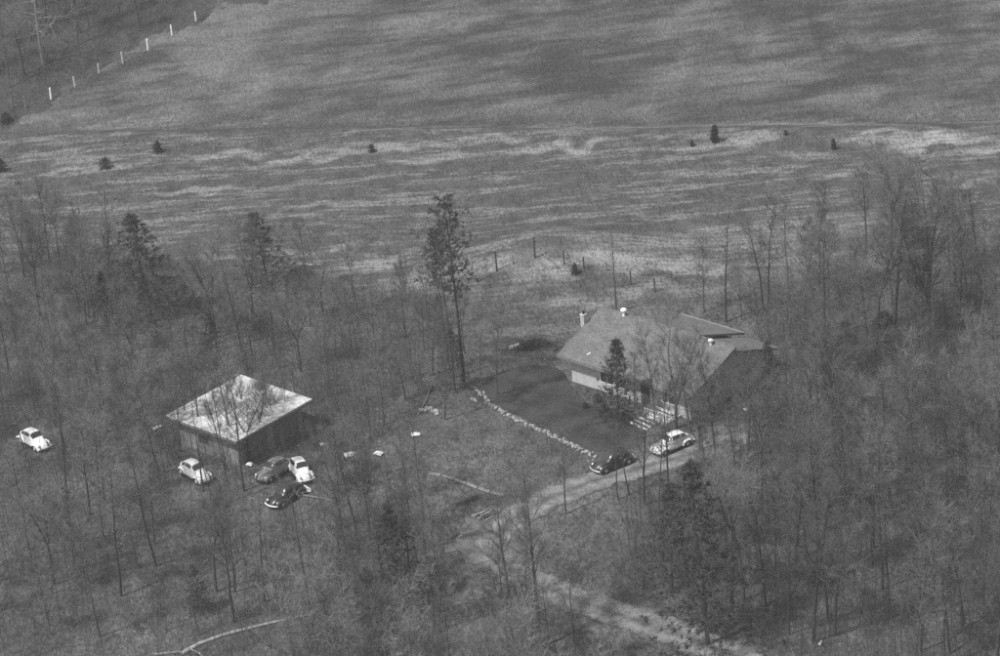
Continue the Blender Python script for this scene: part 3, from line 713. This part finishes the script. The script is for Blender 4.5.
FIR = [conifer(820 + i, 8, .11, 2.6, .05, 22, 6, 6, 7, .28, -.06, 'cone') for i in range(2)]
SPARSE = [conifer(840 + i, 11, .13, 3.6, .12, 15, 5, 8, 11, .32, -.09, 'cone') for i in range(2)]
CEDAR = [conifer(860 + i, 2.1, .05, .36, .04, 14, 7, 4, 9, .17, .25, 'egg') for i in range(2)]
SHRUB = [conifer(880 + i, 1.6, .05, .95, .02, 9, 7, 4, 7, .24, .12, 'egg') for i in range(2)]
ntree = {}
def plant(name, tmpl, p, h, label, cat='tree', group=None, rz=None, sxy=None):
    T, C, h0 = tmpl; s = h / h0
    E_ = empty(name, (p[0], p[1], float(height(p[0], p[1]))), rnd.uniform(0, 6.28) if rz is None else rz)
    sx = s if sxy is None else sxy * s; E_.scale = (sx, sx, s)
    link('trunk', T, E_); link('crown', C, E_); tag(E_, label, cat, group)
    placed.append((p[0], p[1])); return E_
placed = []
VPX = 9.65                                               # pixels to a metre of height at this range
def hpx(yb, yt, p): return (yb - yt) / (FPX / np.linalg.norm(p - CAM) * math.cos(PHI))
def tree_px(name, tmpl, xb, yb, yt, label, **k):
    p = at(xb, yb); return plant(name, tmpl, p, hpx(yb, yt, p), label, **k)

# --- evergreens
tree_px('pine_tree', PINE[0], 464, 385, 197, 'tall sparse pine above the stone edging, taller of the pair', rz=.4)
tree_px('pine_tree', PINE[1], 454, 378, 228, 'thinner leaning pine left of the tallest pine', rz=2.0, sxy=.8)
tree_px('pine_tree', SPARSE[0], 152, 322, 213, 'wide dark evergreen on the meadow edge at left', sxy=1.35)
tree_px('pine_tree', SPARSE[1], 268, 285, 212, 'dark evergreen at the meadow edge above the outbuilding', sxy=1.6)
tree_px('pine_tree', SPARSE[1], 216, 392, 312, 'dark evergreen directly behind the outbuilding', sxy=.8)
tree_px('fir_tree', FIR[0], 618, 422, 337, 'small dense pointed fir in front of the house wall')
tree_px('fir_tree', FIR[1], 770, 425, 340, 'dark narrow evergreen by the right gable of the house', sxy=.7)
tree_px('pine_tree', SPARSE[0], 708, 645, 455, 'big dark evergreen beside the lower drive', sxy=1.0, rz=1.0)
tree_px('pine_tree', SPARSE[1], 672, 590, 480, 'dark evergreen left of the big one by the lower drive', rz=3.0)
tree_px('pine_tree', SPARSE[1], 402, 610, 500, 'dark evergreen left of the drive bend at bottom', rz=5.0)
tree_px('fir_tree', FIR[0], 372, 640, 560, 'low dark evergreen at the bottom left of the drive bend')
tree_px('fir_tree', FIR[1], 845, 370, 318, 'dark evergreen in the woods right of the house, left of two', sxy=1.3)
tree_px('fir_tree', FIR[0], 890, 375, 310, 'dark evergreen in the woods right of the house, right of two', sxy=1.5)
tree_px('fir_tree', FIR[1], 200, 612, 560, 'low dark evergreen above the long fallen trunk')
tree_px('fir_tree', FIR[0], 108, 330, 270, 'dark evergreen in the left woods below the wide one', sxy=.8)
tree_px('pine_tree', SPARSE[0], 455, 345 + 45, 325, 'low dark evergreen at the foot of the tall pines', sxy=1.0)
tree_px('cedar', CEDAR[0], 715, 142, 124, 'dark oval cedar standing alone in the meadow, larger one', cat='shrub')
tree_px('cedar', CEDAR[1], 834, 149, 138, 'small dark cedar standing in the meadow at right', cat='shrub')
tree_px('cedar', CEDAR[1], 692, 146, 140, 'small dark shrub just left of the oval cedar', cat='shrub', sxy=1.3)
tree_px('cedar', CEDAR[0], 786, 135, 130, 'tiny dark shrub between the two meadow cedars', cat='shrub', sxy=1.6)
tree_px('meadow_shrub', SHRUB[0], 158, 152, 140, 'low dark bush on the meadow at upper left', cat='shrub', sxy=.7)
tree_px('meadow_shrub', SHRUB[1], 105, 168, 157, 'low spreading bush on the pale meadow patch at left', cat='shrub', sxy=1.0)
tree_px('meadow_shrub', SHRUB[0], 1, 171, 158, 'dark bush cut by the left edge of the meadow', cat='shrub', sxy=.8)
tree_px('meadow_shrub', SHRUB[1], 372, 152, 144, 'low bush on the worn band in the middle meadow', cat='shrub', sxy=.8)
tree_px('meadow_shrub', SHRUB[0], 6, 122, 112, 'dark bush at the low end of the white-post fence', cat='shrub', sxy=1.0)
tree_px('meadow_shrub', SHRUB[0], 575, 274, 262, 'dark bush on the knoll between fence posts', cat='shrub', sxy=.55)
for i, (x, y, s_) in enumerate([(598, 402, 1.0), (604, 412, 1.0), (585, 408, .7)]):
    tree_px('foundation_shrub', SHRUB[i % 2], x, y, y - 9 * s_, ['clipped dark shrub at the house front wall', 'dark shrub left of the small fir', 'low shrub on the lawn by the house corner'][i], cat='shrub')

# --- bare trees one can single out
G0 = 'bare trees of the woods'
NAMED = [
 (POLE, 27, 462, 385, 'thin dark trunk crossing the rear of the far left white car'), (POLE, 204, 492, 400, 'thin trunk in front of the off-white car'),
 (TALL, 107, 432, 330, 'dark bare trunk above the white car at left'), (TALL, 89, 318, 222, 'slim bare tree on the meadow edge left of the wide evergreen'),
 (THIN, 79, 312, 230, 'thin tree second from left on the meadow edge'), (POLE, 213, 330, 245, 'thin pole-like tree right of the wide evergreen'),
 (POLE, 242, 352, 245, 'pole-like tree left of the dead snag'), (SNAG, 273, 345, 276, 'dead dark snag above the outbuilding'),
 (TALL, 235, 455, 350, 'thick dark trunk standing before the middle of the pale roof'), (THIN, 190, 440, 350, 'thin bare tree before the left end of the pale roof'),
 (TALL, 201, 447, 355, 'bare tree left of the thick trunk before the pale roof'), (FORK, 250, 462, 375, 'forked bare tree right of the thick trunk before the pale roof'),
 (VASE, 277, 436, 372, 'small forked tree before the right part of the pale roof'), (THIN, 288, 432, 372, 'thin tree before the right corner of the pale roof'), (POLE, 226, 470, 380, 'bare tree beside the off-white car'),
 (TALL, 31, 560, 440, 'bare trunk in the lower left woods, nearest the left edge'), (TALL, 156, 566, 430, 'bare tree below the off-white car'), (TALL, 121, 596, 470, 'dark bare trunk in the lower left clearing'),
 (THIN, 75, 570, 480, 'dark thin trunk left of the lower clearing'), (FORK, 217, 592, 490, 'bare tree with a sideways branch above the fallen trunk'), (POLE, 235, 592, 500, 'second bare trunk above the fallen trunk'),
 (POLE, 264, 602, 480, 'straight bare trunk right of the pair above the fallen trunk'), (POLE, 312, 622, 470, 'thick bare trunk at the end of the fallen trunk'), (POLE, 216, 520, 440, 'thin trunk just below the off-white car'),
 (TALL, 512, 636, 490, 'bare tree in the group of trunks by the drive bend, left one'), (THIN, 526, 595, 490, 'thin tree in the group by the drive bend, middle one'), (TALL, 539, 648, 470, 'thickest dark trunk by the drive bend'),
 (POLE, 566, 514, 430, 'thin trunk standing on the edge of the upper drive'), (POLE, 618, 500, 425, 'thin trunk below the dark car, left one'), (POLE, 629, 495, 420, 'thin trunk below the dark car, right one'),
 (TALL, 644, 505, 400, 'dark trunk between the dark car and the white car'), (POLE, 659, 512, 415, 'thin trunk below the white car'), (TALL, 668, 505, 395, 'dark trunk just below the white car'),
 (VASE, 676, 428, 315, 'spreading bare tree with many limbs in front of the house roof'), (FORK, 690, 432, 335, 'second bare tree in front of the house roof'), (THIN, 655, 425, 330, 'thin bare tree before the middle of the house'),
 (POLE, 616, 312, 225, 'tall thin trunk just behind the house roof, left one'), (POLE, 726, 322, 212, 'tall thin trunk just behind the house roof, right one'), (THIN, 742, 320, 250, 'thin tree behind the right end of the house'),
 (THIN, 704, 312, 240, 'thin bare tree behind the middle of the house'),
 (TALL, 824, 390, 225, 'dark bare trunk in the right woods with pale scrap at its foot'), (THIN, 852, 335, 240, 'thin bare tree against the meadow at right'), (FORK, 879, 345, 195, 'forked bare tree against the meadow at right'),
 (TALL, 892, 350, 190, 'straight bare tree left of the big branching one at right'), (VASE, 929, 345, 165, 'big branching bare tree rising against the right meadow'), (TALL, 985, 330, 195, 'bare tree at the right edge of the meadow line'),
 (TALL, 798, 548, 420, 'bare trunk in the right woods below the house'), (TALL, 768, 522, 400, 'bare trunk right of the white car in the woods'), (TALL, 829, 622, 500, 'bare trunk in the lower right woods'),
 (FORK, 874, 548, 430, 'bare forked trunk in the right woods'), (THIN, 498, 395, 300, 'thin bare tree at the upper end of the stone edging'), (THIN, 483, 405, 330, 'twiggy thin tree below the tall pines'),
 (POLE, 445, 420, 330, 'thin bare trunk left of the tall pines'), (THIN, 405, 500, 400, 'bare trunk with crossing poles left of the timbers'), (TALL, 424, 520, 415, 'bare trunk left of the drive bend'),
 (FORK, 370, 540, 440, 'dark forked tree below the scrap pieces'), (POLE, 477, 410, 380, 'short thin stem at the upper lawn corner'), (THIN, 716, 462, 345, 'thin twiggy tree before the middle of the right gable'), (FORK, 748, 458, 350, 'forked twiggy tree before the right end of the gable'), (THIN, 634, 440, 345, 'thin twiggy tree right of the small fir by the house'), (FORK, 262, 452, 360, 'forked tree leaning over the lower edge of the pale roof'), (THIN, 180, 452, 358, 'thin twiggy tree at the left corner of the pale roof'),
 (FORK, 700, 450, 380, 'crooked bare tree by the drive head'), (TALL, 735, 470, 370, 'bare tree right of the drive head'),
]
cnt = {}
for L_, xb, yb, yt, lab in NAMED:
    k = cnt.get(id(L_), 0); cnt[id(L_)] = k + 1
    tree_px('bare_tree', L_[k % len(L_)], xb, yb, yt, lab, group=G0)
tree_px('bare_tree', PALE, 44, 64, -25, 'pale wide-branched bare tree in the dark wood at top left', rz=1.0)

# --- the rest of the woods, by area
AREAS = [
 ([(-40, 262), (120, 252), (330, 285), (330, 370), (165, 400), (150, 470), (-40, 470)], 52, 'slender bare tree in the woods left of and behind the outbuilding', (65, 112)),
 ([(-40, 470), (150, 470), (350, 500), (350, 560), (330, 640), (-40, 640)], 20, 'slender bare tree in the lower left woods', (80, 125)),
 ([(300, 300), (440, 300), (470, 360), (400, 420), (330, 470), (310, 400)], 22, 'slender bare tree in the thicket between outbuilding and pines', (50, 85)),
 ([(340, 470), (420, 480), (470, 560), (440, 640), (340, 640)], 16, 'slender bare tree in the thicket left of the drive bend', (70, 110)),
 ([(760, 270), (1040, 235), (1040, 470), (790, 470), (760, 380)], 56, 'slender bare tree in the woods right of the house', (80, 125)),
 ([(700, 480), (1040, 470), (1040, 700), (780, 700), (700, 600)], 48, 'slender bare tree in the lower right woods', (95, 145)),
 ([(-40, -30), (150, -30), (90, 60), (0, 100), (-40, 100)], 26, 'slender bare tree in the dark wood at top left', (70, 105)),
 ([(130, -30), (240, -30), (180, 15), (110, 55)], 9, 'slender bare tree along the wood edge by the white posts', (55, 80)),
 ([(300, 650), (480, 668), (640, 722), (640, 790), (300, 745)], 32, 'twiggy bare tree rising into the bottom edge', (90, 125)),
 ([(500, 620), (600, 650), (600, 690), (500, 670)], 5, 'slender bare tree below the lower drive', (70, 110)),
]
CARS_XY = [tuple(o.location[:2]) for o in bpy.data.objects if o.name.startswith('parked_car')]
def blocked(p):
    return (dist_line(DRIVE_C, p[0], p[1]) < 3.0 or dist_line(DRIVE_C, p[0], p[1] + 6) < 3.0) or inside(LAWN, np.array([p[0]]), np.array([p[1]]))[0] or np.hypot(*(p[:2] - HOUSE_C)) < 9.5 or np.hypot(*(p[:2] - GAR_C)) < 7 or any(math.hypot(p[0] - c[0], p[1] - c[1]) < 3.2 or math.hypot(p[0] - c[0], p[1] + 5 - c[1]) < 3 for c in CARS_XY) or any(abs(p[0] - c[0]) < 2.4 and -24 < p[1] - c[1] < 0 for c in CARS_XY[2:])
for ai, (pp, n, lab, (h0, h1)) in enumerate(AREAS):
    P_ = poly(pp); lo, hi = P_.min(0), P_.max(0); made = 0; tries = 0
    while made < n and tries < n * 60:
        tries += 1; p = np.array([rnd.uniform(lo[0], hi[0]), rnd.uniform(lo[1], hi[1]), 0])
        if not inside(P_, p[:1], p[1:2])[0] or blocked(p): continue
        if any((p[0] - a_) ** 2 + (p[1] - b_) ** 2 < 1.6 for a_, b_ in placed): continue
        kind = rnd.random(); T_ = rnd.choice(TALL if kind < .45 else FORK if kind < .6 else THIN if kind < .85 else BUSHY)
        if ai == 8: T_ = rnd.choice(PBUSH + PBUSH + BUSHY + FORK)
        hh = rnd.uniform(h0, h1) / VPX * (.75 if T_ in BUSHY or T_ in PBUSH else 1)
        adj = 'tall straight' if T_ in TALL else 'forked' if T_ in FORK else 'thin' if T_ in THIN else 'low bushy' if T_ in BUSHY else 'pale twiggy'
        plant('bare_tree', T_, p, hh, adj + lab[lab.index(' bare'):], group=G0); made += 1

# ------------------------------------------------------------------ undergrowth and grass (uncountable)
def sticks(base, d, L, r):
    """thin three-sided stems, vectorised: base (n,3), unit direction (n,3), length, radius"""
    n = len(base); ref = np.where(np.abs(d[:, 2:3]) < .9, np.array([[0, 0, 1.0]]), np.array([[1.0, 0, 0]]))
    a_ = np.cross(d, ref); a_ /= np.linalg.norm(a_, axis=1, keepdims=True) + 1e-9; b_ = np.cross(d, a_)
    V = np.empty((n, 6, 3))
    for k in range(3):
        o_ = a_ * math.cos(2.094 * k) + b_ * math.sin(2.094 * k)
        V[:, k] = base + o_ * r[:, None]; V[:, 3 + k] = base + d * L[:, None] + o_ * (r * .35)[:, None]
    F = np.array([(0, 1, 4, 3), (1, 2, 5, 4), (2, 0, 3, 5)])[None] + (np.arange(n) * 6)[:, None, None]
    return V.reshape(-1, 3), F.reshape(-1, 4)
def scatter(polys, n, excl=True):
    out = []
    for pp, share in polys:
        P_ = poly(pp); lo, hi = P_.min(0), P_.max(0); k = int(n * share); q = np.empty((0, 2))
        while len(q) < k:
            c = rng.uniform(lo, hi, (k * 3, 2)); c = c[inside(P_, c[:, 0], c[:, 1])]
            c = c[vnoise(c[:, 0], c[:, 1], 9) + rng.normal(0, .5, len(c)) > -.35]
            if excl:
                c = c[(dist_line(DRIVE_C, c[:, 0], c[:, 1]) > 2.0) & ~inside(LAWN, c[:, 0], c[:, 1])]
                for hc, rz_, L_, D_ in ((H.location, rz, HL, 12.8), (G.location, rzg, GL, GW)):
                    dx, dy = c[:, 0] - hc[0], c[:, 1] - hc[1]; lx = dx * math.cos(rz_) + dy * math.sin(rz_); ly = -dx * math.sin(rz_) + dy * math.cos(rz_)
                    c = c[~((lx > -.3) & (lx < L_ + .3) & (ly > -.3) & (ly < D_ + .3))]; 
                for cx, cy in CARS_XY: c = c[~((np.abs(c[:, 0] - cx) < 2.3) & (c[:, 1] > cy - 4.2) & (c[:, 1] < cy + 2.0))]
            q = np.concatenate([q, c])
        out.append(q[:k])
    return np.concatenate(out)
WOODS = [([(-60, 268), (120, 258), (330, 288), (440, 300), (460, 370), (400, 430), (340, 470), (-60, 490)], .36), ([(-60, 490), (340, 470), (440, 520), (460, 700), (-60, 700)], .12),
         ([(740, 290), (1060, 240), (1060, 480), (700, 480), (770, 400)], .26), ([(640, 500), (1060, 480), (1060, 720), (760, 720), (600, 620)], .17), ([(-60, -60), (260, -60), (150, 40), (0, 118), (-60, 130)], .08)]
c = scatter(WOODS, 16000)
B_, D_, L_, R_ = [], [], [], []
for j in range(7):
    n = len(c); hh = rng.uniform(.5, 2.3, n) * (.6 + .4 * rng.random(n)); d = np.stack([rng.normal(0, .38, n), rng.normal(0, .38, n), np.ones(n)], -1); d /= np.linalg.norm(d, axis=1, keepdims=True)
    z0 = np.zeros(n) if j < 3 else rng.uniform(.1, .8, n)
    B_.append(np.stack([c[:, 0] + rng.normal(0, .25, n), c[:, 1] + rng.normal(0, .25, n), height(c[:, 0], c[:, 1]) + z0 - .03], -1)); D_.append(d); L_.append(hh); R_.append(rng.uniform(.006, .013, n))
V, F = sticks(np.concatenate(B_), np.concatenate(D_), np.concatenate(L_), np.concatenate(R_))
tag(link('undergrowth', grid_mesh('undergrowth', V, F, M['brush'], False)), 'tangled grey leafless undergrowth covering the woodland floor', 'undergrowth', kind='stuff')
c = scatter(WOODS, 3200); B_, D_, L_, R_ = [], [], [], []
n = len(c); lean = np.stack([rng.normal(0, .07, n), rng.normal(0, .07, n), np.ones(n)], -1); lean /= np.linalg.norm(lean, axis=1, keepdims=True); hs_ = rng.uniform(1.8, 5.0, n) * np.where(c[:, 1] > -2, .6, 1.0)
b0 = np.stack([c[:, 0], c[:, 1], height(c[:, 0], c[:, 1]) - .05], -1)
B_.append(b0); D_.append(lean); L_.append(hs_); R_.append(.012 + .005 * hs_)
for j in range(9):
    t_ = rng.uniform(.25, .95, n); d = lean * rng.uniform(.6, 1.1, (n, 1)) + np.stack([rng.normal(0, .5, n), rng.normal(0, .5, n), np.zeros(n)], -1); d /= np.linalg.norm(d, axis=1, keepdims=True)
    B_.append(b0 + lean * (hs_ * t_)[:, None]); D_.append(d); L_.append(hs_ * (1.1 - t_) * rng.uniform(.25, .5, n)); R_.append(.006 + .0016 * hs_ * (1 - t_))
V, F = sticks(np.concatenate(B_), np.concatenate(D_), np.concatenate(L_), np.concatenate(R_))
tag(link('sapling_thicket', grid_mesh('sapling_thicket', V, F, M['sapling'], False)), 'thicket of thin dark leafless saplings through the woods', 'saplings', kind='stuff')
c = scatter([([(330, 290), (480, 285), (560, 350), (470, 385), (400, 440), (330, 430)], .25), ([(390, 440), (470, 390), (590, 456), (500, 510), (420, 500)], .2), ([(-60, 480), (330, 500), (320, 700), (-60, 700)], .35), ([(560, 520), (700, 480), (720, 600), (640, 610)], .2)], 16000)
B_, D_, L_, R_ = [], [], [], []
for j in range(4):
    n = len(c); d = np.stack([rng.normal(0, .6, n), rng.normal(0, .6, n), np.ones(n)], -1); d /= np.linalg.norm(d, axis=1, keepdims=True)
    B_.append(np.stack([c[:, 0] + rng.normal(0, .1, n), c[:, 1] + rng.normal(0, .1, n), height(c[:, 0], c[:, 1]) - .02], -1)); D_.append(d); L_.append(rng.uniform(.12, .4, n)); R_.append(rng.uniform(.006, .014, n))
V, F = sticks(np.concatenate(B_), np.concatenate(D_), np.concatenate(L_), np.concatenate(R_))
tag(link('dry_grass', grid_mesh('dry_grass', V, F, M['drygrass'], False)), 'tufts of dry grass scattered over the rough yard', 'grass', kind='stuff')

# ------------------------------------------------------------------ thin haze volume, added to lift the blacks and soften contrast
hz = MB().box((-3300, -3300, -8), (3300, 3300, 118)).build('haze', bpy.data.materials.new('air'))
hm = hz.data.materials[0]; hm.use_nodes = True; hm.node_tree.nodes.clear()
pv = hm.node_tree.nodes.new('ShaderNodeVolumePrincipled'); pv.inputs['Color'].default_value = (.95, .95, .95, 1); pv.inputs['Density'].default_value = .0002
ho = hm.node_tree.nodes.new('ShaderNodeOutputMaterial'); hm.node_tree.links.new(pv.outputs[0], ho.inputs['Volume'])
tag(hz, 'thin pale haze added over the whole valley to lift the blacks', 'haze', kind='stuff')
